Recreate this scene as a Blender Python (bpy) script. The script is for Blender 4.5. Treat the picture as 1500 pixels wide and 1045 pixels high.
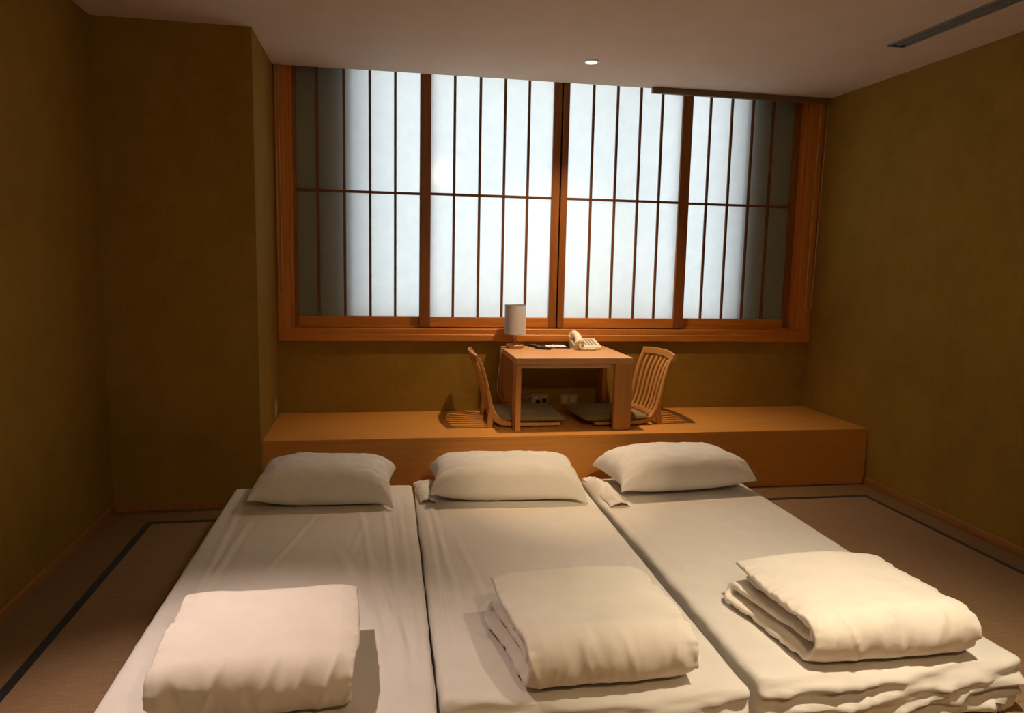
import bpy, bmesh, math, random
import numpy as np
from mathutils import Vector, Matrix
random.seed(7); RNG = np.random.RandomState(11)
for o in list(bpy.data.objects): bpy.data.objects.remove(o)
sc = bpy.context.scene; COL = sc.collection
PI = math.pi

# ------------------------------------------------------------------ camera, world, light, exposure
YAW, PITCH, ROLL, FPX = .1775, .1284, .0211, 1097.07
def make_camera():
    fw = Vector((math.sin(YAW)*math.cos(PITCH), math.cos(YAW)*math.cos(PITCH), -math.sin(PITCH)))
    r = Vector((math.cos(YAW), -math.sin(YAW), 0)); u = r.cross(fw)
    c, s = math.cos(ROLL), math.sin(ROLL)
    R, U = c*r + s*u, -s*r + c*u
    cd = bpy.data.cameras.new('camera'); cam = bpy.data.objects.new('camera', cd); COL.objects.link(cam)
    m = Matrix((R, U, -fw)).transposed().to_4x4(); m.translation = (0, 0, 1.5)
    cam.matrix_world = m
    cd.sensor_width = 36; cd.lens = 36*FPX/1500; cd.clip_start = .05
    sc.camera = cam
make_camera()
w = bpy.data.worlds.new('overcast_sky'); sc.world = w; w.use_nodes = True
w.node_tree.nodes['Background'].inputs[0].default_value = (.86, .94, 1, 1)
w.node_tree.nodes['Background'].inputs[1].default_value = 2.6
sc.view_settings.view_transform = 'Standard'; sc.view_settings.look = 'None'
sc.view_settings.gamma = 1; sc.view_settings.use_curve_mapping = False
sc.view_settings.exposure = 0
sc.cycles.use_denoising = True
sc.cycles.max_bounces = 8; sc.cycles.diffuse_bounces = 5; sc.cycles.glossy_bounces = 3
sc.cycles.sample_clamp_indirect = 4
pl = bpy.data.lights.new('window_portal', 'AREA'); pl.shape = 'RECTANGLE'; pl.size = 3.0; pl.size_y = 2.3
pl.cycles.is_portal = True
po = bpy.data.objects.new('window_portal', pl); COL.objects.link(po); po.location = (1.33, 5.80, 1.95); po.rotation_euler = (-PI/2, 0, 0)
# lamps: x, y, aim x, aim y, watts, colour, cone degrees, blend
LAMPS = [
    (1.32, 4.75, 1.30, 4.87, 205, (1, .71, .45), 104, 1.0),
    (-.95, 2.75, -.52, 2.02, 245, (1, .78, .68), 56, 1.0),
    (1.66, 1.52, 1.62, 2.15, 315, (1, .83, .60), 64, 1.0),
    (1.00, .60, .98, 4.10, 520, (1, .72, .42), 20, 1.0),  # added out of view to brighten the platform front, position guessed
    (.90, -.40, .90, 1.2, 160, (1, .71, .39), 160, 1.0),  # added wide fill behind the camera, no known fixture there
]

# ------------------------------------------------------------------ room dimensions
XL, XP, XR = -1.516, -.690, 3.340       # left wall, pillar face, right wall
YB, YF, YP = 5.397, 4.577, 4.527        # window wall, platform front, pillar front
ZC, ZB, YN = 2.7485, .390, -1.30        # ceiling, platform top, wall behind the camera

# ------------------------------------------------------------------ helpers
def tag(o, label=None, cat=None, group=None, kind=None):
    if label: o['label'] = label
    if cat: o['category'] = cat
    if group: o['group'] = group
    if kind: o['kind'] = kind
    return o
def empty(name, loc, rz=0, label=None, cat=None, group=None, kind=None):
    o = bpy.data.objects.new(name, None); COL.objects.link(o); o.empty_display_size = .1
    o.location = loc; o.rotation_euler = (0, 0, rz)
    return tag(o, label, cat, group, kind)
def link(name, me, mat=None, parent=None, smooth=False, loc=None, rot=None):
    o = bpy.data.objects.new(name, me); COL.objects.link(o)
    if mat is not None and not me.materials: me.materials.append(mat)
    if smooth:
        for p in me.polygons: p.use_smooth = True
    if parent: o.parent = parent
    if loc: o.location = loc
    if rot: o.rotation_euler = rot
    return o
def frombm(name, bm, mat, parent=None, smooth=False, **k):
    me = bpy.data.meshes.new(name); bmesh.ops.recalc_face_normals(bm, faces=bm.faces); bm.to_mesh(me); bm.free()
    return link(name, me, mat, parent, smooth, **k)
def add_box(bm, x0, x1, y0, y1, z0, z1, bev=0, seg=1):
    b = bmesh.new()
    bmesh.ops.create_cube(b, size=1)
    for v in b.verts:
        v.co = Vector(((x0+x1)/2+v.co.x*(x1-x0), (y0+y1)/2+v.co.y*(y1-y0), (z0+z1)/2+v.co.z*(z1-z0)))
    if bev > 0: bmesh.ops.bevel(b, geom=list(b.edges), offset=bev, segments=seg, affect='EDGES', profile=.5)
    me = bpy.data.meshes.new('t'); b.to_mesh(me); b.free(); bm.from_mesh(me); bpy.data.meshes.remove(me)
def box(name, x0, x1, y0, y1, z0, z1, mat, parent=None, bev=0, seg=1, **k):
    bm = bmesh.new(); add_box(bm, x0, x1, y0, y1, z0, z1, bev, seg)
    return frombm(name, bm, mat, parent, **k)
def add_tube(bm, pts, r, n=8, cap=True):
    pts = [Vector(p) for p in pts]; rings = []
    prev = None
    for i, p in enumerate(pts):
        a = pts[max(i-1, 0)]; b = pts[min(i+1, len(pts)-1)]; t = (b-a).normalized()
        if prev is None:
            ref = Vector((0, 0, 1)) if abs(t.z) < .9 else Vector((1, 0, 0)); nn = t.cross(ref).normalized()
        else: nn = (prev - t*prev.dot(t)).normalized()
        prev = nn; bb = t.cross(nn); rr = r[i] if isinstance(r, (list, tuple)) else r
        rings.append([bm.verts.new(p + (nn*math.cos(2*PI*k/n)+bb*math.sin(2*PI*k/n))*rr) for k in range(n)])
    for i in range(len(rings)-1):
        for k in range(n): bm.faces.new((rings[i][k], rings[i][(k+1) % n], rings[i+1][(k+1) % n], rings[i+1][k]))
    if cap: bm.faces.new(rings[0]); bm.faces.new(rings[-1][::-1])
def tube(name, pts, r, mat, parent=None, n=8): 
    bm = bmesh.new(); add_tube(bm, pts, r, n); return frombm(name, bm, mat, parent, True)
def add_lathe(bm, prof, n=32, cx=0, cy=0):
    rings = [[bm.verts.new((cx+r*math.cos(2*PI*k/n), cy+r*math.sin(2*PI*k/n), z)) for k in range(n)] for r, z in prof]
    for i in range(len(rings)-1):
        for k in range(n): bm.faces.new((rings[i][k], rings[i][(k+1) % n], rings[i+1][(k+1) % n], rings[i+1][k]))
    return rings
def lathe(name, prof, mat, parent=None, n=32, closed=False, smooth=True, **k):
    bm = bmesh.new(); rg = add_lathe(bm, prof, n)
    if closed:
        for q in range(n): bm.faces.new((rg[-1][q], rg[-1][(q+1) % n], rg[0][(q+1) % n], rg[0][q]))
    else: bm.faces.new(rg[0]); bm.faces.new(rg[-1])
    o = frombm(name, bm, mat, parent, smooth, **k); autosmooth(o); return o
def autosmooth(o, ang=40):
    me = o.data; bm = bmesh.new(); bm.from_mesh(me)
    for e in bm.edges:
        if len(e.link_faces) == 2 and e.calc_face_angle(0) > math.radians(ang): e.smooth = False
    bm.to_mesh(me); bm.free()
def sweep(bm, pts, wdt, thk, side):
    """rectangular bar along pts; side = unit vector of its width; thickness lies across both"""
    pts = [Vector(p) for p in pts]; side = Vector(side); rings = []
    for i, p in enumerate(pts):
        t = (pts[min(i+1, len(pts)-1)] - pts[max(i-1, 0)]).normalized(); nn = t.cross(side).normalized()
        wd = wdt[i] if isinstance(wdt, (list, tuple)) else wdt; th = thk[i] if isinstance(thk, (list, tuple)) else thk
        c = .22*min(wd, th); ring = []
        for a, b in ((wd/2-c, th/2), (wd/2, th/2-c), (wd/2, -th/2+c), (wd/2-c, -th/2), (-wd/2+c, -th/2), (-wd/2, -th/2+c), (-wd/2, th/2-c), (-wd/2+c, th/2)):
            ring.append(bm.verts.new(p + side*a + nn*b))
        rings.append(ring)
    for i in range(len(rings)-1):
        for k in range(8): bm.faces.new((rings[i][k], rings[i][(k+1) % 8], rings[i+1][(k+1) % 8], rings[i+1][k]))
    bm.faces.new(rings[0]); bm.faces.new(rings[-1][::-1])
def copy_tree(o, parent=None):
    c = o.copy(); COL.objects.link(c); c.parent = parent
    for ch in [x for x in bpy.data.objects if x.parent == o]: copy_tree(ch, c)
    return c

# value noise, vectorised
_T = RNG.rand(256, 256)
def vnoise(x, y, seed=0):
    x = np.asarray(x, float)+seed*17.31; y = np.asarray(y, float)+seed*7.77
    xi = np.floor(x).astype(int); yi = np.floor(y).astype(int); fx = x-xi; fy = y-yi
    fx = fx*fx*fx*(fx*(fx*6-15)+10); fy = fy*fy*fy*(fy*(fy*6-15)+10)
    g = lambda a, b: _T[a % 256, b % 256]
    return (g(xi, yi)*(1-fx)+g(xi+1, yi)*fx)*(1-fy)+(g(xi, yi+1)*(1-fx)+g(xi+1, yi+1)*fx)*fy
def fbm(x, y, seed=0, oc=3):
    s = 0; a = 1; t = 0
    for k in range(oc): s = s+a*vnoise(x*2**k, y*2**k, seed+k*3); t += a; a *= .5
    return s/t
def ridge(x, y, seed=0, p=2.):
    return (1-np.abs(2*fbm(x, y, seed, 2)-1))**p
def sstep(a, b, x):
    t = np.clip((x-a)/(b-a), 0, 1); return t*t*(3-2*t)
def crease(x, y, p0, p1, wd, amp):
    """a soft fold along a line: ridge with a furrow on one side, fading at both ends"""
    d = np.array(p1, float)-np.array(p0, float); L = np.hypot(*d); d /= L
    a = (x-p0[0])*d[0]+(y-p0[1])*d[1]; b = -(x-p0[0])*d[1]+(y-p0[1])*d[0]
    b = b+.012*(fbm(a*5, a*0+p0[0]*9, 3)-.5)*4*wd/.02*.5
    f = sstep(-.02*L, .2*L, a)*(1-sstep(.75*L, L*1.02, a))
    return amp*f*(np.exp(-(b/wd)**2)-.6*np.exp(-((b-1.7*wd)/wd)**2))

# ------------------------------------------------------------------ materials
def newmat(name):
    m = bpy.data.materials.new(name); m.use_nodes = True; nt = m.node_tree
    return m, nt, nt.nodes['Principled BSDF']
def nd(nt, t, **k):
    n = nt.nodes.new(t)
    for a, b in k.items():
        if a in n.inputs: n.inputs[a].default_value = b
        else: setattr(n, a, b)
    return n
def ramp(nt, fac, cols):
    r = nt.nodes.new('ShaderNodeValToRGB'); nt.links.new(fac, r.inputs[0])
    while len(r.color_ramp.elements) < len(cols): r.color_ramp.elements.new(.5)
    for e, (p, c) in zip(r.color_ramp.elements, cols): e.position = p; e.color = (*c, 1)
    return r.outputs[0]
def coords(nt, scale, out='Object'):
    tc = nd(nt, 'ShaderNodeTexCoord'); mp = nd(nt, 'ShaderNodeMapping'); mp.inputs['Scale'].default_value = scale
    nt.links.new(tc.outputs[out], mp.inputs[0]); return mp.outputs[0]
def bump(nt, p, h, s, d=.002):
    b = nd(nt, 'ShaderNodeBump', Strength=s, Distance=d); nt.links.new(h, b.inputs['Height']); nt.links.new(b.outputs[0], p.inputs['Normal'])
def plain(name, c, rough=.5, metal=0, spec=.5):
    m, nt, p = newmat(name); p.inputs['Base Color'].default_value = (*c, 1); p.inputs['Roughness'].default_value = rough
    p.inputs['Metallic'].default_value = metal; p.inputs['Specular IOR Level'].default_value = spec
    v = coords(nt, (60, 60, 60)); n = nd(nt, 'ShaderNodeTexNoise', Scale=1.0, Detail=2.0); nt.links.new(v, n.inputs[0])
    bump(nt, p, n.outputs[0], .08, .0005)
    return m
def wood(name, c1, c2, axis='x', rough=.45, scale=1., spec=.35):
    m, nt, p = newmat(name)
    s = {'x': (1.3, 26, 26), 'y': (26, 1.3, 26), 'z': (26, 26, 1.3)}[axis]
    v = coords(nt, tuple(q*scale for q in s))
    n = nd(nt, 'ShaderNodeTexNoise', Scale=1.6, Detail=6.0, Roughness=.6, Distortion=.35); nt.links.new(v, n.inputs[0])
    c = ramp(nt, n.outputs[0], [(.32, c2), (.68, c1)]); nt.links.new(c, p.inputs['Base Color'])
    p.inputs['Roughness'].default_value = rough; p.inputs['Specular IOR Level'].default_value = spec
    bump(nt, p, n.outputs[0], .12, .001); return m
def wallpaper(name, c1, c2):
    m, nt, p = newmat(name)
    v = coords(nt, (1, 1, 1)); n = nd(nt, 'ShaderNodeTexNoise', Scale=3.0, Detail=8.0, Roughness=.7); nt.links.new(v, n.inputs[0])
    v2 = coords(nt, (160, 160, 9)); n2 = nd(nt, 'ShaderNodeTexNoise', Scale=1.0, Detail=4.0); nt.links.new(v2, n2.inputs[0])
    v3 = coords(nt, (14, 14, 200)); n3 = nd(nt, 'ShaderNodeTexNoise', Scale=1.0, Detail=3.0); nt.links.new(v3, n3.inputs[0])
    a = nd(nt, 'ShaderNodeMath', operation='ADD'); nt.links.new(n2.outputs[0], a.inputs[0]); nt.links.new(n3.outputs[0], a.inputs[1])
    b = nd(nt, 'ShaderNodeMath', operation='MULTIPLY_ADD'); nt.links.new(a.outputs[0], b.inputs[0]); b.inputs[1].default_value = .35; nt.links.new(n.outputs[0], b.inputs[2])
    c = ramp(nt, b.outputs[0], [(.60, c2), (1.0, c1)]); nt.links.new(c, p.inputs['Base Color'])
    p.inputs['Roughness'].default_value = .9; p.inputs['Specular IOR Level'].default_value = .1
    bump(nt, p, a.outputs[0], .35, .0015); return m
def cloth(name, c, weave=1):
    m, nt, p = newmat(name)
    v = coords(nt, (1, 1, 1)); n = nd(nt, 'ShaderNodeTexNoise', Scale=9.0, Detail=5.0, Roughness=.6); nt.links.new(v, n.inputs[0])
    col = ramp(nt, n.outputs[0], [(.3, tuple(q*.93 for q in c)), (.7, c)]); nt.links.new(col, p.inputs['Base Color'])
    n2 = nd(nt, 'ShaderNodeTexNoise', Scale=38.0, Detail=6.0, Roughness=.55, Distortion=.8); nt.links.new(v, n2.inputs[0])
    p.inputs['Roughness'].default_value = .85; p.inputs['Specular IOR Level'].default_value = .15; p.inputs['Sheen Weight'].default_value = .15
    bump(nt, p, n2.outputs[0], .22*weave, .004); return m
def tatami(name, c1, c2, ang=.0, bs=.5):
    m, nt, p = newmat(name)
    tc = nd(nt, 'ShaderNodeTexCoord'); mp = nd(nt, 'ShaderNodeMapping'); mp.inputs['Rotation'].default_value = (0, 0, ang); nt.links.new(tc.outputs['Object'], mp.inputs[0])
    wv = nd(nt, 'ShaderNodeTexWave', Scale=32.0, Distortion=1.2, Detail=2.0); wv.inputs['Detail Scale'].default_value = 3; nt.links.new(mp.outputs[0], wv.inputs[0])
    v = coords(nt, (9, 120, 1)); n = nd(nt, 'ShaderNodeTexNoise', Scale=1.0, Detail=5.0, Roughness=.7); nt.links.new(v, n.inputs[0])
    a = nd(nt, 'ShaderNodeMath', operation='MULTIPLY_ADD'); nt.links.new(wv.outputs['Fac'], a.inputs[0]); a.inputs[1].default_value = .25; nt.links.new(n.outputs[0], a.inputs[2])
    c = ramp(nt, a.outputs[0], [(.35, c2), (.85, c1)]); nt.links.new(c, p.inputs['Base Color'])
    p.inputs['Roughness'].default_value = .7; p.inputs['Specular IOR Level'].default_value = .2
    bump(nt, p, a.outputs[0], bs, .002); return m
def pane_mat():
    m, nt, p = newmat('frosted_pane'); out = nt.nodes['Material Output']
    v = coords(nt, (1, 1, 1)); n = nd(nt, 'ShaderNodeTexNoise', Scale=14.0, Detail=6.0, Roughness=.7); nt.links.new(v, n.inputs[0])
    c = ramp(nt, n.outputs[0], [(.3, (.86, .88, .88)), (.7, (.93, .94, .93))])
    tr = nd(nt, 'ShaderNodeBsdfTranslucent'); nt.links.new(c, tr.inputs[0])
    p.inputs['Base Color'].default_value = (.47, .50, .36, 1); p.inputs['Roughness'].default_value = .12; p.inputs['Specular IOR Level'].default_value = .5
    mx = nd(nt, 'ShaderNodeMixShader'); mx.inputs[0].default_value = .30
    nt.links.new(tr.outputs[0], mx.inputs[1]); nt.links.new(p.outputs[0], mx.inputs[2]); nt.links.new(mx.outputs[0], out.inputs[0])
    return m
def emit(name, c, s):
    m, nt, p = newmat(name); p.inputs['Base Color'].default_value = (.8, .8, .8, 1)
    p.inputs['Emission Color'].default_value = (*c, 1); p.inputs['Emission Strength'].default_value = s; return m

M = dict(
    wall=wallpaper('olive_wallpaper', (.30, .18, .030), (.235, .137, .020)),
    ceil=wallpaper('ceiling_paint', (.68, .56, .45), (.63, .51, .40)),
    frame_h=wood('window_wood_horizontal', (.60, .225, .032), (.44, .15, .020), 'x', .4),
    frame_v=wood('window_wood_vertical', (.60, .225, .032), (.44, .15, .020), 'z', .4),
    bench=wood('platform_wood', (.60, .270, .056), (.53, .228, .044), 'x', .38),
    table_x=wood('table_wood', (.57, .31, .135), (.50, .26, .105), 'x', .42),
    table_z=wood('table_leg_wood', (.52, .23, .055), (.43, .18, .040), 'z', .42),
    chair_z=wood('chair_wood', (.55, .27, .085), (.43, .195, .055), 'z', .4),
    chair_x=wood('chair_seat_wood', (.50, .24, .07), (.40, .18, .05), 'x', .4),
    base=wood('baseboard_wood', (.36, .16, .04), (.27, .11, .025), 'y', .5),
    mat=tatami('tatami_weave', (.33, .205, .112), (.20, .120, .062), .35, .8),
    margin=tatami('floor_margin_weave', (.24, .145, .066), (.18, .105, .045), 1.2, .2),
    border=cloth('tatami_border_cloth', (.012, .011, .012), .5),
    sheet=cloth('white_sheet', (.725, .68, .625)),
    duvet=cloth('white_duvet_cover', (.83, .765, .68)),
    pillow=cloth('white_pillowcase', (.70, .68, .65)),
    cushion=cloth('olive_cushion_cloth', (.20, .15, .052)),
    pane=pane_mat(),
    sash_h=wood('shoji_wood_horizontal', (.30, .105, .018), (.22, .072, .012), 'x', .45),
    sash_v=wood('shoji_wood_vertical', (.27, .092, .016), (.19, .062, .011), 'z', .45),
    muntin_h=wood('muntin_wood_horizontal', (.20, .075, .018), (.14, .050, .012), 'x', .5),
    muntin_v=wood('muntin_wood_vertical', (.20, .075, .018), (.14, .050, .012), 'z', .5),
    cream=plain('cream_plastic', (.74, .66, .48), .35),
    grey=plain('grey_button_plastic', (.36, .34, .30), .4),
    black=plain('black_plastic', (.012, .011, .011), .3),
    paper=plain('white_paper', (.82, .74, .74), .8),
    shade=cloth('white_lamp_shade', (.58, .58, .60), .6),
    white=plain('white_enamel', (.8, .78, .74), .35),
    alu=plain('grey_vent_metal', (.20, .20, .18), .5, .2),
    rail=plain('brown_headrail_metal', (.16, .105, .055), .5),
    cord=plain('beige_cord', (.46, .32, .15), .7),
    wcord=plain('grey_white_cord', (.52, .48, .42), .5),
    plate=plain('ivory_socket_plate', (.46, .33, .17), .4),
    outer=plain('outer_concrete', (.09, .085, .07), .9),
    aframe=plain('outer_aluminium', (.45, .47, .48), .4, .3),
)

# ------------------------------------------------------------------ room shell
fl = box('floor', XL-.1, XR+.1, YN-.1, YB+.6, -.12, -.012, M['margin']); tag(fl, kind='structure')
# woven margin strips around the mats
for x0, x1, y0, y1 in ((XL, -1.28, YN, 4.33), (3.18, XR, YN, 4.33), (XL, XR, 4.33, YF)):
    box('margin_strip', x0, x1, y0, y1, -.012, -.001, M['margin'], fl)
xs = [-1.28, -.165, .95, 2.065, 3.18]; ys = [4.33, 2.10, -.13, YN]
for i in range(4):
    for j in range(3):
        x0, x1, y1, y0 = xs[i], xs[i+1], ys[j], ys[j+1]
        mo = box('tatami_mat', x0+.001, x1-.001, y0+.0015, y1-.0015, -.011, 0, M['mat'], fl, .003)
        wl = .036 if i == 0 else .013; wr = .026 if i == 3 else .013
        box('cloth_border', x0+.0005, x0+wl, y0+.003, y1-.003, -.004, .0022, M['border'], mo)
        box('cloth_border', x1-wr, x1-.0005, y0+.003, y1-.003, -.004, .0022, M['border'], mo)
        if j == 0: box('cloth_border', x0+.0005, x1-.0005, y1-.034, y1-.003, -.004, .0024, M['border'], mo)
def wall(name, *a): return tag(box(name, *a, M['wall']), kind='structure')
wall('wall_left', XL-.12, XL, YN-.12, YP+.3, -.1, ZC+.25)
wall('wall_right', XR, XR+.12, YN-.12, YB+.55, -.1, ZC+.25)
wall('wall_front', XL, XR, YN-.12, YN, -.1, ZC+.25)
wall('wall_pillar', XL, XP, YP, YB+.4, -.1, ZC+.25)
wall('wall_back', XP, XR, YB, YB+.33, -.1, .955)
# wall behind the shoji, with the real window opening in it
OX0, OX1, OY = -.165, 2.750, 5.535
ow = tag(box('wall_outer', XP, OX0, OY, OY+.16, .955, 3.3, M['outer']), kind='structure')
tag(box('wall_outer', OX1, XR, OY, OY+.16, .955, 3.3, M['outer']), kind='structure')
tag(box('wall_outer', OX0, OX1, OY, OY+.16, 3.15, 3.3, M['outer']), kind='structure')
cl = tag(box('ceiling', XL-.12, XR+.12, YN-.12, 5.335, ZC, ZC+.12, M['ceil']), kind='structure')
tag(box('trim_1', XP, XR, 5.335, 5.347, ZC, 2.98, M['ceil']), kind='structure')
tag(box('trim_2', XP, XR, 5.335, OY+.16, 2.98, 3.06, M['ceil']), kind='structure')
# baseboards
tag(box('baseboard_left', XL, XL+.012, YN, YP, 0, .05, M['base'], None, .003), kind='structure')
tag(box('baseboard_right', XR-.012, XR, YN, YF, 0, .05, M['base'], None, .003), kind='structure')
tag(box('baseboard_back', XL+.012, XP, YP-.012, YP, 0, .05, M['base'], None, .003), kind='structure')
# outer aluminium window
w2 = empty('window_2', (0, 0, 0), kind='structure')
box('outer_frame', OX0, OX1, 5.70, 5.74, .955, 1.0, M['aframe'], w2, .003)
for x in (OX0, 1.80, OX1-.04): box('outer_mullion', x, x+.045, 5.70, 5.74, 1.0, 3.15, M['aframe'], w2, .003)

# ------------------------------------------------------------------ shoji window
w1 = empty('window_1', (0, 0, 0), kind='structure')
ZT = 2.93
def fb(name, x0, x1, y0, y1, z0, z1, mt, par=w1, bev=.003): return box(name, x0, x1, y0, y1, z0, z1, M[mt], par, bev)
fb('window_jamb', XP+.002, -.598, YB-.02, 5.53, .99, ZT, 'frame_v')
fb('window_jamb', -.598, -.580, 5.41, 5.53, .99, ZT, 'frame_v')
fb('window_jamb', 3.225, XR-.002, YB-.02, 5.53, .99, ZT, 'frame_v')
fb('window_jamb', 3.200, 3.225, 5.41, 5.53, .99, ZT, 'frame_v')
fb('window_head', XP+.002, XR-.002, YB-.02, 5.53, ZT-.04, ZT, 'frame_h')
fb('window_track', XP+.002, XR-.002, YB-.028, 5.53, .958, .998, 'frame_h')
fb('track_rib', -.58, 3.2, 5.447, 5.455, .998, 1.010, 'frame_h')
fb('window_sill', XP+.002, XR-.002, YB-.034, YB+.1, .905, .958, 'frame_h', w1, .006)
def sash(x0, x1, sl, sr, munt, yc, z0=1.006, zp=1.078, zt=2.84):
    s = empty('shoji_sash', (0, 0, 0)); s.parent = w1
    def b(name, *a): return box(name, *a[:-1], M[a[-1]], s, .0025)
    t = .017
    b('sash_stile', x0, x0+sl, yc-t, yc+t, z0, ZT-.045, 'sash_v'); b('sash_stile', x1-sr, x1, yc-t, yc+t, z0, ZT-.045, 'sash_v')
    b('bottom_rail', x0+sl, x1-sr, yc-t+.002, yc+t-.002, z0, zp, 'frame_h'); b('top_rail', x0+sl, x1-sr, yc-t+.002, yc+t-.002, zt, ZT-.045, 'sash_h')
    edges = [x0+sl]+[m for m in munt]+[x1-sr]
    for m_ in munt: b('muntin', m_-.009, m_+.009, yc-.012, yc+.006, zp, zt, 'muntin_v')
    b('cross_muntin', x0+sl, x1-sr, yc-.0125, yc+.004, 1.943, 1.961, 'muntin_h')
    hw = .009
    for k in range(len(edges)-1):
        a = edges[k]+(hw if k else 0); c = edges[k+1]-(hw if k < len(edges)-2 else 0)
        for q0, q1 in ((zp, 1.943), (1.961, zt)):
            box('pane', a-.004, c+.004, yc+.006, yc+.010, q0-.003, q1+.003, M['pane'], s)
    return s
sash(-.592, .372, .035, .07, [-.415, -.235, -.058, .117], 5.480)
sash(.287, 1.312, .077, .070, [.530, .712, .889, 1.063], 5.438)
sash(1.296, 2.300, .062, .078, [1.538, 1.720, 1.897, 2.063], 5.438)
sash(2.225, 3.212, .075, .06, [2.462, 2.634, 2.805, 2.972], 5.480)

# ------------------------------------------------------------------ platform under the window
pf = empty('platform', ((XP+XR)/2, (YF+YB)/2, 0), 0, 'long low honey brown wooden platform built under the paper screen window', 'platform')
L = (XR-XP)/2; D = (YB-YF)/2
box('top_panel', -L+.001, L-.001, -D, D-.001, ZB-.022, ZB, M['bench'], pf, .0025, 2)
box('front_panel', -L+.001, L-.001, -D+.004, -D+.024, 0.0, ZB-.0225, M['bench'], pf)
box('back_frame', -L+.02, L-.02, -D+.05, D-.01, .0, ZB-.03, M['bench'], pf)

# ------------------------------------------------------------------ mattresses
def rounded_box(hx, hy, hz, r, nx, ny, nz):
    bm = bmesh.new()
    def face(f, na, nb):
        g = [[bm.verts.new(f(-1+2*i/na, -1+2*j/nb)) for j in range(nb+1)] for i in range(na+1)]
        for i in range(na):
            for j in range(nb): bm.faces.new((g[i][j], g[i+1][j], g[i+1][j+1], g[i][j+1]))
    for s in (-1, 1):
        face(lambda a, b: (a*hx, b*hy, s*hz), nx, ny)
        face(lambda a, b: (a*hx, s*hy, b*hz), nx, nz)
        face(lambda a, b: (s*hx, a*hy, b*hz), ny, nz)
    bmesh.ops.remove_doubles(bm, verts=bm.verts, dist=1e-5); bmesh.ops.recalc_face_normals(bm, faces=bm.faces)
    me = bpy.data.meshes.new('b'); bm.to_mesh(me); bm.free()
    co = np.zeros(len(me.vertices)*3); me.vertices.foreach_get('co', co); co = co.reshape(-1, 3)
    h = np.array([hx, hy, hz]); core = np.clip(co, -h+r, h-r); d = co-core; n = np.linalg.norm(d, axis=1, keepdims=True)
    nn = d/np.maximum(n, 1e-9)
    co = core+nn*r
    return me, co, nn
HM = .18
def mattress(bl, br, fl_, fr, label, seed, creases, frontfold=.012, bumps=()):
    me, co, nn = rounded_box(.5, 1.1, HM/2, .024, 90, 190, 16)
    a = co[:, 0]+.5; b = (co[:, 1]+1.1)/2.2
    P = [np.array(q) for q in (fl_, fr, bl, br)]
    X = (P[0][0]*(1-a)+P[1][0]*a)*(1-b)+(P[2][0]*(1-a)+P[3][0]*a)*b
    Y = (P[0][1]*(1-a)+P[1][1]*a)*(1-b)+(P[2][1]*(1-a)+P[3][1]*a)*b
    Z = co[:, 2]+HM/2
    up = np.clip(nn[:, 2], 0, 1); fr_ = np.clip(-nn[:, 1], 0, 1); sd = np.abs(nn[:, 0])
    # crown, general undulation and long lengthwise wrinkles of the stretched sheet
    dz = .006*(fbm(X*2.2, Y*1.6, seed)-.5)*2*up
    dz += .0028*(ridge(X*11+Y*1.3, Y*1.1, seed+5, 3)-.3)*up*(.3+.7*sstep(.30, .5, np.abs(a-.5)))
    for c in creases: dz += crease(X, Y, *c)*up
    for (bx, by, rx, ry, h) in bumps:
        dz += h*np.exp(-((X-bx)/rx)**2-((Y-by)/ry)**2)*up*(.75+.5*fbm(X*25, Y*9, seed))
    Z = Z+dz
    # swooping folds of slack cloth on the front side
    zt = Z/HM
    fold = (ridge(X*3.2+zt*1.6, zt*3.4-X*1.8, seed+9, 2)-.4)*frontfold*2.2 + (ridge(X*2.0-zt*.8, zt*5.0-X*3.1, seed+13, 3)-.3)*frontfold
    Y = Y-fold*fr_*np.clip(1.2-zt*.5, 0, 1)
    Y = Y+.030*(a-.5)**2*4*0-(.02*np.sin(a*PI))*fr_
    # side hangs a little inwards at the bottom
    X = X+nn[:, 0]*(.006*(ridge(Y*5+zt, zt*3, seed+21, 2)-.5)*(zt < .95))
    # corner pinches at the front
    for s, ax in ((0, fl_[0]), (1, fr[0])):
        k = np.exp(-((a-s)/.05)**2-((b-0)/.03)**2)*(zt > .5); Z = Z+.006*k
    Z = np.maximum(Z, 0.001)
    co2 = np.stack([X, Y, Z], 1); cx, cy = co2[:, 0].mean(), co2[:, 1].mean(); co2 -= (cx, cy, 0)
    me.vertices.foreach_set('co', co2.ravel()); me.update(); me.name = 'mattress'
    o = link('mattress', me, M['sheet'], None, True, loc=(cx, cy, .003))
    return tag(o, label, 'mattress', 'mattresses side by side on the tatami')
mattress((-.805, 4.33), (.194, 4.29), (-.822, 1.98), (.168, 1.98), 'leftmost of the three white sheeted mattresses, nearest the left wall', 1, [
    ((-.10, 4.0), (.02, 2.2), .012, .006), ((.02, 4.1), (.09, 2.1), .010, .009), ((.10, 4.1), (.13, 2.2), .009, .008),
    ((-.05, 3.3), (.10, 2.3), .016, .010), ((-.2, 3.4), (.0, 2.5), .02, .007), ((-.72, 4.1), (-.70, 2.6), .012, .006), ((-.62, 3.9), (-.73, 2.3), .014, .006),
    ((-.30, 3.9), (-.50, 3.0), .010, .005), ((-.05, 3.8), (-.14, 3.2), .012, .004)], bumps=())
mattress((.201, 4.31), (1.186, 4.30), (.182, 2.08), (1.146, 2.02), 'middle one of the three white sheeted mattresses', 2, [
    ((.27, 4.0), (.30, 2.7), .012, .009), ((.24, 3.9), (.235, 2.2), .010, .008), ((.35, 3.5), (.42, 2.6), .014, .005), ((1.10, 3.6), (1.06, 2.4), .008, .005),
    ((.25, 2.55), (.55, 2.25), .018, .006)], .012, [(.27, 4.20, .055, .10, .05), (1.13, 4.18, .07, .13, .03)])
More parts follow.
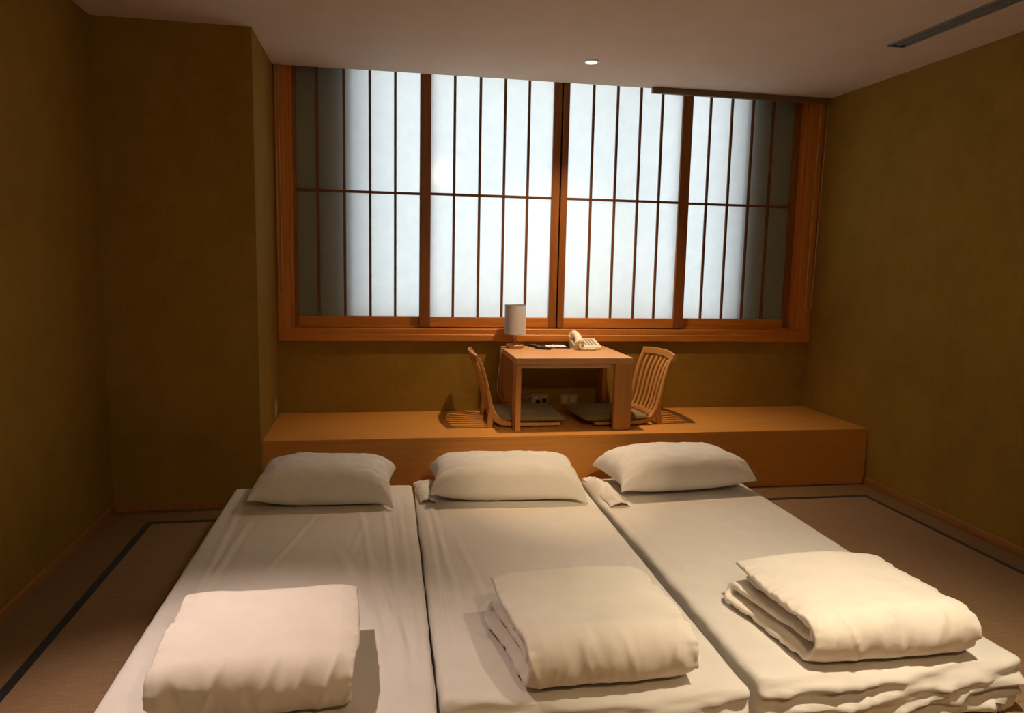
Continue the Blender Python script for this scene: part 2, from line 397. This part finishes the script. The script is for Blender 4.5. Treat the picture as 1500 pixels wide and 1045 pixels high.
mattress((1.212, 4.30), (2.185, 4.30), (1.192, 2.065), (2.170, 2.060), 'rightmost of the three white sheeted mattresses, slack cloth folds at its front', 3, [
    ((1.26, 3.7), (1.30, 2.6), .008, .006), ((1.33, 3.4), (1.40, 2.9), .010, .003), ((1.9, 2.5), (2.14, 2.2), .02, .004)], .024, [(1.262, 4.07, .045, .16, .065), (1.34, 3.86, .03, .10, .02)])

# loose corners of the fitted sheets rucked up at the head ends
def flap(parent, x0, x1, y0, y1, hgt, seed, lean=0):
    n, m = 22, 44; V = []; F = []
    for s_ in (0, 1):
        for i in range(n+1):
            for j in range(m+1):
                u, v = i/n, j/m
                x = x0+(x1-x0)*u+lean*(v-.5)+.014*(fbm(v*7, u*1.5, seed)-.5)*2*min(1, 4*u*(1-u)+.5); y = y0+(y1-y0)*v+.02*(fbm(u*3, v*2, seed+2)-.5)
                z = HM+.004+hgt*math.sin(PI*min(max(u, .0), 1))**.8*(.25+.75*math.sin(PI*min(v*1.05+.05, 1))**.5)*(.7+.6*fbm(u*2, v*5, seed+4))+.010*(ridge(u*3+v*4, v*6-u, seed+6)-.4)*math.sin(PI*u)
                V.append((x, y, max(z, HM+.001)+(.005 if s_ == 0 else 0)))
    q = m+1; off = (n+1)*q
    for i in range(n):
        for j in range(m):
            a = i*q+j; F.append((a, a+q, a+q+1, a+1)); F.append((off+a, off+a+1, off+a+q+1, off+a+q))
    for i in range(n):
        for j in (0, m): a = i*q+j; F.append((a, a+q, off+a+q, off+a))
    for j in range(m):
        for i in (0, n): a = i*q+j; F.append((a, a+1, off+a+1, off+a))
    V = [(float(a)-parent.location.x, float(b)-parent.location.y, float(c)) for a, b, c in V]
    me = bpy.data.meshes.new('loose_sheet_corner'); me.from_pydata(V, [], F); me.update()
    bm = bmesh.new(); bm.from_mesh(me); bmesh.ops.recalc_face_normals(bm, faces=bm.faces); bm.to_mesh(me); bm.free()
    link('loose_sheet_corner', me, M['sheet'], parent, True)
mats_ = [o for o in bpy.data.objects if o.name.startswith('mattress')]
flap(mats_[2], 1.222, 1.325, 3.74, 4.27, .042, 4, -.02)
flap(mats_[1], .207, .295, 3.92, 4.29, .035, 9, -.02)

# ------------------------------------------------------------------ pillows
def pillow(loc, rz, W, Dp, T, label, seed, lift=(0, 0, 0, 0), tilt=0):
    n, m = 72, 48
    u, v = np.meshgrid(np.linspace(-1, 1, n+1), np.linspace(-1, 1, m+1), indexing='ij')
    # denser towards the edges
    u = np.sin(u*PI/2)*.6+u*.4; v = np.sin(v*PI/2)*.6+v*.4
    h = ((1-np.abs(u)**3.2)*(1-np.abs(v)**3.6))
    h = np.maximum(h, 0)**.46
    x = u*W/2*(1-.085*(1-v*v)*np.abs(u)**3); y = v*Dp/2*(1-.11*(1-np.abs(u)**4)*np.abs(v)**3*.9)
    ears = (np.abs(u)**6*np.abs(v)**6)
    z0 = .40*T*(1-.3*ears)
    c = [(-1, -1), (1, -1), (-1, 1), (1, 1)]
    zs = z0+sum(l*np.clip(u*a, 0, 1)**3*np.clip(v*b, 0, 1)**3 for (a, b), l in zip(c, lift))
    edge = 1-np.minimum(1-np.abs(u), 1.0)
    wr = (ridge(u*1.1+seed, v*6, seed, 2)-.4)*np.abs(u)**2.5*.020+(ridge(v*2.4+u*1.5, u*5, seed+4, 2)-.4)*.005+(fbm(u*2, v*2, seed+8)-.5)*.02
    ang = np.arctan2(v, u*1.6); rad = np.hypot(u, v)
    wr += .010*(ridge(ang*7, rad*.9, seed+30, 2)-.4)*sstep(.75, 1.15, rad)
    top = zs+h*T*.60+wr*(h > .02)*np.minimum(h*2.2, 1)
    bot = zs-h*T*.42
    if tilt: top = top+tilt*v*h; 
    top = np.maximum(top, .006); bot = np.clip(bot, .0, None)
    top = np.maximum(top, bot)
    V = []; idx = {}
    def add(i, j, s):
        e = i in (0, n) or j in (0, m); k = (i, j, 0 if e else s)
        if k not in idx:
            idx[k] = len(V); V.append((x[i, j], y[i, j], zs[i, j] if e else (top if s else bot)[i, j]))
        return idx[k]
    F = []
    for i in range(n):
        for j in range(m):
            F.append((add(i, j, 1), add(i+1, j, 1), add(i+1, j+1, 1), add(i, j+1, 1)))
            F.append((add(i, j, 0), add(i, j+1, 0), add(i+1, j+1, 0), add(i+1, j, 0)))
    me = bpy.data.meshes.new('pillow'); me.from_pydata(V, [], F); me.update()
    o = link('pillow', me, M['pillow'], None, True, loc=loc, rot=(0, 0, rz))
    return tag(o, label, 'pillow', 'pillows at the head of the mattresses')
ZM = HM+.006
pillow((-.285, 4.085, ZM), -.05, .745, .45, .225, 'white pillow on the leftmost mattress, beside the olive pillar', 1, (.0, -.06, .04, .03))
pillow((.705, 4.055, ZM), -.06, .86, .45, .22, 'white pillow on the middle mattress, in front of the low table', 2, (.01, -.06, .03, .0))
pillow((1.715, 4.085, ZM+.014), .07, .84, .47, .225, 'white pillow on the rightmost mattress', 3, (-.02, .0, .0, -.01))

# ------------------------------------------------------------------ folded duvets
def duvet(loc, rz, W, Dd, Hh, label, seed, spread=(0, 0), taper=(1, 1), splay=0., mirror=False, sag=.15, pull=0.):
    t = Hh/4.0
    # centre line of the folded band, (y, z), front at y=0
    path = []
    def seg(p, q, n):
        for k in range(n): s = k/n; path.append((p[0]+(q[0]-p[0])*s, p[1]+(q[1]-p[1])*s))
    def arc(cy, cz, ry, rz_, a0, a1, n):
        for k in range(n): a = a0+(a1-a0)*k/n; path.append((cy+ry*math.cos(a), cz+rz_*math.sin(a)))
    z1, z2, z3, z4 = t*.5, t*1.5, t*2.5, t*3.5
    seg((Dd-.05, z3), (.13, z3), 26); arc(.13, 2*t, t*.6, t*.5, PI/2, 3*PI/2, 8)
    seg((.13, z2), (Dd-.03, z2), 26); arc(Dd-.03, t, t*.55, t*.5, PI/2, -PI/2, 8)
    seg((Dd-.03, z1), (.105, z1), 34); arc(.105, 2*t, t*1.45, t*1.5, -PI/2, -3*PI/2, 36)
    seg((.105, z4), (Dd, z4), 64); path.append((Dd, z4)); path.append((Dd+.012, z4-.004))
    P = np.array(path); ns = len(P)
    T_ = np.gradient(P, axis=0); T_ /= np.linalg.norm(T_, axis=1, keepdims=True); N_ = np.stack([T_[:, 1], -T_[:, 0]], 1)
    # arc goes back->front->back, make the offset side +1 the outer side on the last wrap
    s_len = np.concatenate([[0], np.cumsum(np.linalg.norm(np.diff(P, axis=0), axis=1))])
    nx = 84; uu = np.linspace(-1, 1, nx+1); uu = np.sin(uu*PI/2)*.65+uu*.35
    S, U = np.meshgrid(np.arange(ns), uu, indexing='ij')
    sl = s_len[S]; py = P[:, 0][S]; pz = P[:, 1][S]
    eL = (U+1)*W/2; eR = (1-U)*W/2; e = np.minimum(eL, eR)
    free = np.minimum(sl, s_len[-1]-sl)
    hh = t*.5*.97*np.clip(.20+.80*np.sqrt(np.clip(e/.055, 0, 1)), 0, 1)*np.clip(.25+.75*np.sqrt(np.clip(free/.03, 0, 1)), 0, 1)
    lay = np.clip(pz/Hh, 0, 1)
    outer = sstep(s_len[-1]-Dd-.42, s_len[-1]-Dd-.15, sl)      # the wrap visible from outside
    # edge irregularity: each layer ends at its own place
    endL = (fbm(sl*3.1, sl*0+seed, seed)-.5)*.05; endR = (fbm(sl*2.7, sl*0+seed+9, seed+4)-.5)*.05
    frontness = sstep(.16, .0, py)
    inset = .035*(1-outer)
    tp = np.where(U < 0, taper[0], taper[1])
    x = U*W/2 + np.where(U < 0, (endL+inset-splay*(1-lay)*sstep(.05, Dd, py))*np.abs(U)**3, (endR-inset)*np.abs(U)**3)
    # pucker at the seams, wrinkles over the front
    puck = (ridge(sl*30, U*.7, seed+2, 1.3)-.55)*np.exp(-e/.020)*.020
    wr = (ridge(x*13+sl*5.0, sl*4.0+x*3, seed+6, 3)-.3)*.013*frontness + (ridge(x*26-sl*7, sl*9, seed+16, 2)-.4)*.005*frontness + (ridge(x*6-sl*2, sl*4, seed+7, 3)-.35)*.006*(.45+frontness)
    wr += (fbm(x*3.2, sl*3.0, seed+12)-.5)*.020 + (fbm(x*9, sl*8.0, seed+15)-.5)*.006
    wr = wr*(.2+.8*outer)*(.2+.8*sstep(.05, .40, lay))
    drop = (sag*np.exp(-eL/.10)*tp*(U < 0)+sag*np.exp(-eR/.10)*tp*(U >= 0))
    def surf(side):
        off = hh*side+(wr+puck)*(1 if side*sgn > 0 else .3)*sgn
        yy = py+N_[:, 0][S]*off; zz = pz+N_[:, 1][S]*off
        zz = zz*(1-drop*outer*sstep(.3, 1., lay))
        zz = zz*(1+pull*(py/Dd-.5))
        yy = yy+.03*(fbm(x*2.2, x*0+seed, seed+1)-.5)*sstep(.5, 1, py/Dd)+.02*(fbm(x*2.5, x*0+3, seed+3)-.5)*frontness
        return np.stack([x*(-1 if mirror else 1), yy, np.maximum(zz, .0015)], -1)
    sgn = 1
    k = ns-40
    # outward on the top layer is +z
    sgn = 1 if N_[k, 1] > 0 else -1
    A = surf(sgn); B = surf(-sgn)
    V = np.concatenate([A.reshape(-1, 3), B.reshape(-1, 3)]); q = nx+1; off = ns*q; F = []
    for i in range(ns-1):
        for j in range(nx):
            a = i*q+j; F.append((a, a+1, a+q+1, a+q)); F.append((off+a, off+a+q, off+a+q+1, off+a+1))
        for j in (0, nx):
            a = i*q+j; F.append((a, a+q, off+a+q, off+a) if j == 0 else (a, off+a, off+a+q, a+q))
    for i in (0, ns-1):
        for j in range(nx):
            a = i*q+j; F.append((a, off+a, off+a+1, a+1) if i == 0 else (a, a+1, off+a+1, off+a))
    me = bpy.data.meshes.new('folded_duvet'); me.from_pydata(V.tolist(), [], F); me.update()
    bm = bmesh.new(); bm.from_mesh(me); bmesh.ops.recalc_face_normals(bm, faces=bm.faces); bm.to_mesh(me); bm.free()
    o = link('folded_duvet', me, M['duvet'], None, True, loc=loc, rot=(0, 0, rz))
    return tag(o, label, 'duvet', 'folded duvets on the mattresses')
duvet((-.350, 2.010, ZM+.004), .0, .565, .555, .178, 'folded duvet on the leftmost mattress, smooth pinkish white top', 3, splay=.0, mirror=True, sag=.06)
duvet((.700, 2.030, ZM+.004), -.00, .555, .53, .195, 'folded duvet on the middle mattress, duller beige than the other two', 6, splay=.10, sag=.10)
duvet((1.695, 2.045, ZM+.004), .01, .605, .555, .188, 'brightest cream folded duvet, loosely layered, on the rightmost mattress', 8, splay=.11, sag=.12)

# ------------------------------------------------------------------ low table
TX, TY, TZ = 1.262, 5.025, .485
tb = empty('low_table', (TX, TY, ZB), .0, 'square honey wood low table standing on the platform under the window', 'table')
tw, td = .395, .345
box('tabletop', -tw, tw, -td, td, TZ-.038, TZ, M['table_x'], tb, .003, 2)
box('leg', -tw+.002, -tw+.038, -td+.002, -td+.125, .001, TZ-.0385, M['table_z'], tb, .003)
box('leg', tw-.125, tw-.002, -td+.002, -td+.038, .001, TZ-.0385, M['table_z'], tb, .003)
box('leg', -tw+.002, -tw+.125, td-.038, td-.002, .001, TZ-.0385, M['table_z'], tb, .003)
box('leg', tw-.038, tw-.002, td-.125, td-.002, .001, TZ-.0385, M['table_z'], tb, .003)
box('underframe', -tw+.045, tw-.045, -td+.05, -td+.07, TZ-.075, TZ-.0385, M['table_x'], tb)

# ------------------------------------------------------------------ legless chairs (back towards -x, sitter faces +x)
def chair(loc, rz, label):
    c = empty('floor_chair', loc, rz, label, 'chair', 'legless chairs at the low table')
    # side profile: seat runs forward, a round bend, then the leaning back
    prof = [(.47, .014), (.36, .012), (.24, .012), (.14, .014), (.075, .026), (.035, .055), (.012, .10), (-.005, .16), (-.018, .23), (-.034, .31), (-.054, .38), (-.085, .455)]
    th = [.018, .020, .022, .028, .040, .044, .036, .028, .024, .022, .021, .020]
    for s in (-1, 1):
        bm = bmesh.new(); sweep(bm, [(x, s*.222, z+.009) for x, z in prof], .030, th, (0, 1, 0)); frombm('side_frame', bm, M['chair_z'], c)
        bm = bmesh.new(); sweep(bm, [(-.001, s*.222, .125), (-.002, s*.222, .08), (-.004, s*.222, .04), (-.006, s*.222, .001)], .028, [.018, .034, .040, .034], (0, 1, 0)); frombm('heel', bm, M['chair_z'], c)
    # crest rail, curved in plan
    bm = bmesh.new(); pts = [(-.092-.030*math.cos(y/.24*PI/2), y, .462+.012*math.cos(y/.24*PI/2)) for y in np.linspace(-.245, .245, 15)]
    sweep(bm, pts, .052, .022, (-.22, 0, .975)); frombm('crest_rail', bm, M['chair_x'], c)
    bm = bmesh.new(); sweep(bm, [(.030-.02*math.cos(y/.21*PI/2), y, .062) for y in np.linspace(-.21, .21, 11)], .034, .018, (-.4, 0, .9)); frombm('lower_rail', bm, M['chair_x'], c)
    bp = [(.022, .070), (.004, .11), (-.012, .16), (-.026, .23), (-.044, .31), (-.066, .38), (-.098, .445)]
    for k in range(7):
        y = -.165+k*.055; bw = .022*math.cos(y/.21*PI/2)
        bm = bmesh.new(); sweep(bm, [(x-bw*(.6+.4*z/.45), y*(1+.12*z/.45), z) for x, z in bp], .030, .010, (0, 1, 0)); frombm('slat', bm, M['chair_z'], c)
    box('seat_panel', .06, .46, -.205, .205, .014, .026, M['chair_x'], c, .002)
    return c
chair((.735, 5.045, ZB), -.03, 'wooden legless chair with slatted back, left of the low table')
c2 = chair((1.885, 5.06, ZB), PI+.09, 'wooden legless chair with slatted back, right of the low table')
def cushion(loc, rz, label, seed):
    n = 36; T = .062; W = .235
    u, v = np.meshgrid(np.linspace(-1, 1, n+1), np.linspace(-1, 1, n+1), indexing='ij')
    h = (np.maximum((1-np.abs(u)**6)*(1-np.abs(v)**6), 0))**.5
    V = []; F = []; idx = {}
    top = T*.45+h*T*.5*(1-.18*np.exp(-(u*u+v*v)*8))+(fbm(u*3, v*3, seed)-.5)*.012*h; bot = T*.45-h*T*.44
    x = u*W*(1-.03*(1-v*v)); y = v*W*(1-.03*(1-u*u))
    def add(i, j, s):
        e = i in (0, n) or j in (0, n); k = (i, j, 0 if e else s)
        if k not in idx: idx[k] = len(V); V.append((x[i, j], y[i, j], T*.45 if e else (top if s else bot)[i, j]))
        return idx[k]
    for i in range(n):
        for j in range(n):
            F.append((add(i, j, 1), add(i+1, j, 1), add(i+1, j+1, 1), add(i, j+1, 1))); F.append((add(i, j, 0), add(i, j+1, 0), add(i+1, j+1, 0), add(i+1, j, 0)))
    me = bpy.data.meshes.new('floor_cushion'); me.from_pydata(V, [], F); me.update()
    c = link('floor_cushion', me, M['cushion'], None, True, loc=loc, rot=(0, 0, rz))
    # piped seam around the edge
    pts = [(x[i, 0], y[i, 0], T*.45) for i in range(n)]+[(x[n, j], y[n, j], T*.45) for j in range(n)]+[(x[i, n], y[i, n], T*.45) for i in range(n, 0, -1)]+[(x[0, j], y[0, j], T*.45) for j in range(n, -1, -1)]
    tube('piping', pts, .0035, M['cushion'], c, 6)
    return tag(c, label, 'cushion', 'seat cushions on the legless chairs')
cushion((1.005, 5.035, ZB+.0275), -.03, 'flat olive square cushion on the left legless chair, partly under the table', 1)
cushion((1.575, 5.02, ZB+.0275), .10, 'flat olive square cushion on the right legless chair, gold where the lamp lights it', 2)

# ------------------------------------------------------------------ things on the table
ZT_ = ZB+TZ
lp = empty('table_lamp', (.960, 5.25, ZT_+.0005), 0, 'small table lamp with white drum shade and wooden base on the low table', 'lamp')
lathe('base', [(.001, 0), (.060, 0), (.063, .004), (.063, .020), (.058, .025), (.001, .025)], M['table_x'], lp, 40)
lathe('stem', [(.012, .0255), (.012, .045), (.016, .050), (.016, .075), (.009, .080), (.009, .12), (.001, .12)], M['chair_z'], lp, 20)
lathe('switch', [(.004, .0), (.004, .02), (.001, .02)], M['chair_z'], lp, 12, loc=(.027, -.02, .0254))
lathe('lamp_shade', [(.0750, .098), (.0765, .098), (.0765, .305), (.0750, .305)], M['shade'], lp, 48, closed=True)
for z_ in (.0975, .3052): lathe('shade_rim', [(.0745, z_), (.0772, z_), (.0772, z_+.003), (.0745, z_+.003)], M['grey'], lp, 48, closed=True)
bm = bmesh.new()
for a in range(3): add_tube(bm, [(0, 0, .115), (.075*math.cos(a*2*PI/3), .075*math.sin(a*2*PI/3), .115)], .0015, 6)
frombm('shade_ring', bm, M['white'], lp)
lathe('bulb', [(.008, .121), (.012, .13), (.024, .15), (.026, .165), (.018, .185), (.001, .192)], M['white'], lp, 20)
cp = [(-.055, .0, .006), (-.075, -.005, .004), (-.089, -.012, .0035), (-.0965, -.014, -.002), (-.101, -.015, -.03), (-.108, -.02, -.10), (-.120, -.03, -.19), (-.127, -.04, -.27), (-.118, -.02, -.325), (-.09, .0, -.37), (-.055, .03, -.393), (-.02, .05, -.398), (.03, .07, -.39), (.09, .085, -.385), (.15, .10, -.375), (.198, .118, -.372)]
def smoothpts(p, n=6):
    p = [Vector(q) for q in p]; out = []
    for i in range(len(p)-1):
        a, b, c, d = p[max(i-1, 0)], p[i], p[i+1], p[min(i+2, len(p)-1)]
        for k in range(n):
            t = k/n; out.append(.5*((2*b)+(-a+c)*t+(2*a-5*b+4*c-d)*t*t+(-a+3*b-3*c+d)*t**3))
    return out+[p[-1]]
tube('power_cord', smoothpts(cp), .0026, M['wcord'], lp, 6)

# telephone
ph = empty('telephone', (1.470, 5.215, ZT_+.0005), .0, 'cream corded desk telephone on the back right of the low table', 'telephone'); ph.scale = (1.12, 1.08, 1.12)
bm = bmesh.new(); pr = [(-.095, 0), (.095, 0), (.095, .050), (.080, .056), (-.088, .026), (-.095, .018)]   # side profile y,z
A = [bm.verts.new((-.085, y, z)) for y, z in pr]; B = [bm.verts.new((.085, y, z)) for y, z in pr]
bm.faces.new(A); bm.faces.new(B[::-1])
for i in range(len(pr)): bm.faces.new((A[i], A[(i+1) % len(pr)], B[(i+1) % len(pr)], B[i]))
bmesh.ops.bevel(bm, geom=list(bm.edges), offset=.003, segments=2, affect='EDGES')
frombm('base', bm, M['cream'], ph)
sl_ = math.atan2(.030, .168)
bm = bmesh.new(); add_box(bm, -.024, .064, -.078, .058, -.001, .0015, .001)
kp = frombm('keypad', bm, M['cream'], ph, loc=(0, 0, .026+.088*math.tan(sl_)), rot=(sl_, 0, 0))
for r_ in range(5):
    for c_ in range(4):
        x = -.010+c_*.021; y = -.062+r_*.026
        bm = bmesh.new(); add_box(bm, -.0072, .0072, -.0075, .0075, -.002, .0035, .0015)
        frombm('key', bm, M['grey'], kp, loc=(x, y/math.cos(sl_), .002))
hs = bmesh.new()
hp = smoothpts([(-.060, -.098, .040), (-.060, -.075, .058), (-.060, -.04, .078), (-.060, 0, .086), (-.060, .04, .090), (-.060, .072, .084), (-.060, .092, .070)], 5)
rr = [.021+.009*abs(2*i/(len(hp)-1)-1)**2 for i in range(len(hp))]
add_tube(hs, hp, rr, 14)
for y, z in ((-.083, .040), (.078, .066)):
    for i in range(1): add_tube(hs, [(-.060, y, z+.012), (-.060, y, z-.004), (-.060, y, z-.012)], [.029, .030, .025], 18)
frombm('handset', hs, M['cream'], ph, True)
cc = []
base = smoothpts([(-.060, -.110, .034), (-.064, -.13, .016), (-.035, -.145, .009), (.010, -.150, .008), (.030, -.135, .008), (.0, -.115, .008), (-.045, -.105, .008), (-.083, -.07, .008)], 26)
for i, p in enumerate(base): a = i*1.15; cc.append((p[0]+.0070*math.cos(a), p[1]+.0045*math.cos(a+1), p[2]+.0068*math.sin(a)))
tube('coiled_cord', cc, .0025, M['cream'], ph, 6)

ty = empty('stationery_tray', (1.265, 5.265, ZT_+.0005), -.10, 'flat black stationery tray beside the telephone on the low table', 'tray')
box('tray_base', -.10, .10, -.065, .065, 0, .006, M['black'], ty, .002)
for a in ((-.10, .10, -.065, -.061), (-.10, .10, .061, .065), (-.10, -.096, -.061, .061), (.096, .10, -.061, .061)): box('tray_rim', *a, .006, .012, M['black'], ty)
npd = box('notepad', -.075, .070, -.050, .045, 0, .006, M['paper'], None, .001, loc=(1.265, 5.262, ZT_+.0072), rot=(0, 0, -.10))
tag(npd, 'white notepad lying in the black tray on the low table', 'notepad')
pn = tube('pen', [(-.065, 0, .004), (-.06, 0, .004), (.05, 0, .004), (.062, 0, .004), (.07, 0, .004)], [.001, .0038, .004, .0035, .001], M['black'], None, 10)
pn.location = (1.295, 5.290, ZT_+.0140); pn.rotation_euler = (0, 0, .15); tag(pn, 'thin black pen lying across the white notepad', 'pen')
def remote(loc, rz, label, Lr, W):
    r = empty('remote_control', loc, rz, label, 'remote')
    box('body', -W/2, W/2, -Lr/2, Lr/2, 0, .018, M['black'], r, .004, 2)
    bm = bmesh.new()
    for i in range(3):
        for j in range(6): add_box(bm, -W*.32+i*W*.25, -W*.32+i*W*.25+.006, -Lr*.4+j*Lr*.13, -Lr*.4+j*Lr*.13+.007, .018, .0195)
    tag(frombm('buttons', bm, M['grey'], r), kind='stuff')
remote((1.115, 5.27, ZT_+.0005), .35, 'black remote control nearest the lamp on the low table', .15, .045)
remote((1.150, 5.155, ZT_+.0005), 1.15, 'shorter black remote control in front of the other one on the table', .11, .042)

# ------------------------------------------------------------------ wall sockets
def socket(loc, rz, label, plug=False, wd=.13, ht=.075):
    s = empty('wall_socket', loc, rz, label, 'socket', 'ivory wall sockets')
    box('plate', -wd/2, wd/2, -.008, -.0005, -ht/2, ht/2, M['plate'], s, .002)
    for x in (-wd*.24, wd*.24):
        ot = box('outlet', x-.016, x+.016, -.0095, -.0082, -.018, .018, M['cream'], s, .0005)
        bm = bmesh.new(); add_box(bm, x-.006, x-.004, -.0103, -.0097, -.007, .007); add_box(bm, x+.004, x+.006, -.0103, -.0097, -.007, .007); frombm('slot', bm, M['black'], ot)
    return s
socket((1.185, YB, .470), 0, 'ivory wall socket under the table with black plugs in it')
for x, z, l in ((1.165, .458, 'black power plug in the wall socket under the table, left one'), (1.215, .466, 'black power plug in the wall socket under the table, right one')):
    o = box('power_plug', x-.016, x+.016, YB-.045, YB-.0105, z-.014, z+.014, M['black'], None, .004, 2); tag(o, l, 'plug')
socket((1.410, YB, .466), 0, 'empty ivory wall socket under the table, right of the plugged one')
s3 = socket((XP, 5.17, .47), PI/2, 'small ivory wall socket low on the pillar side above the platform', wd=.075, ht=.12)

# ------------------------------------------------------------------ ceiling fixtures
for i, (x, y, ax, ay, watt, colr, cone, bl) in enumerate(LAMPS):
    lab = (['small round recessed downlight in the ceiling in front of the window', 'round ceiling downlight above the leftmost mattress', 'round ceiling downlight above the rightmost mattress', 'added unseen ceiling downlight angled at the platform front', 'added unseen ceiling downlight behind the camera, wide warm fill'])[i]
    d = empty('downlight', (x, y, ZC), 0, lab, 'ceiling light', 'recessed ceiling downlights')
    lathe('trim_ring', [(.036, -.001), (.052, -.001), (.052, -.004), (.046, -.008), (.036, -.008)], M['white'], d, 40, closed=True)
    lathe('lens', [(.001, -.006), (.034, -.006), (.034, -.003), (.001, -.003)], emit('lamp_lens_%d' % i, colr, 14), d, 32)
    ld = bpy.data.lights.new('lamp_beam', 'SPOT'); ld.energy = watt; ld.color = colr; ld.spot_size = math.radians(cone); ld.spot_blend = bl; ld.shadow_soft_size = .028
    lo = bpy.data.objects.new('lamp_beam', ld); COL.objects.link(lo); lo.parent = d; lo.location = (0, 0, -.012)
    v = Vector((ax-x, ay-y, -(ZC-.3))); lo.rotation_euler = v.to_track_quat('-Z', 'Y').to_euler()
vt = empty('air_vent', (2.885, 3.0, ZC), 0, 'long narrow grey air slot in the ceiling near the right wall', 'vent')
vl = .99
box('slot_back', -.044, .044, -vl, vl-.02, -.002, -.0005, M['alu'], vt)
for a, b in ((-.052, -.044), (-.004, .004), (.044, .052)): box('vent_blade', a, b, -vl, vl, -.010, -.0022 if a == -.004 else -.0005, M['alu'], vt, .001)
box('end_cap', -.052, .052, vl-.018, vl, -.0095, -.0022, M['black'], vt)
hr = empty('blind_headrail', (2.64, 5.315, ZC), 0, 'slim brown blind headrail under the ceiling above the right end of window', 'blind rail')
box('rail', -.70, .695, -.016, .016, -.042, -.0005, M['rail'], hr, .003)
box('end_plate', -.706, -.7005, -.017, .017, -.043, -.0005, M['rail'], hr, .001)
lp_ = []
for t in np.linspace(0, 1, 50):
    lp_.append((.612-.018*t, -.024, -.04-1.50*t) if t < 1 else (.594, -.024, -1.54))
bot = [(.594+.026-.026*math.cos(a), -.024, -1.54-.052*math.sin(a)) for a in np.linspace(0, PI, 14)][1:]
up = [(.646+.024*(t), -.024, -1.54+1.50*t) for t in np.linspace(0, 1, 50)][1:]
tube('pull_cord', lp_+bot+up, .0032, M['cord'], hr, 6)
pc = empty('blind_pull_cord', (XP+.022, 5.31, ZC), 0, 'thin beige looped blind cord hanging at the left edge of the window', 'cord')
l1 = [(0, 0, -.0-1.50*t) for t in np.linspace(0, 1, 30)]; l2 = [(.012-.012*math.cos(a), 0, -1.50-.025*math.sin(a)) for a in np.linspace(0, PI, 10)][1:]; l3 = [(.024-.006*t, 0, -1.50+1.50*t) for t in np.linspace(0, 1, 30)][1:]
tube('cord_loop', l1+l2+l3, .0028, M['cord'], pc, 6)
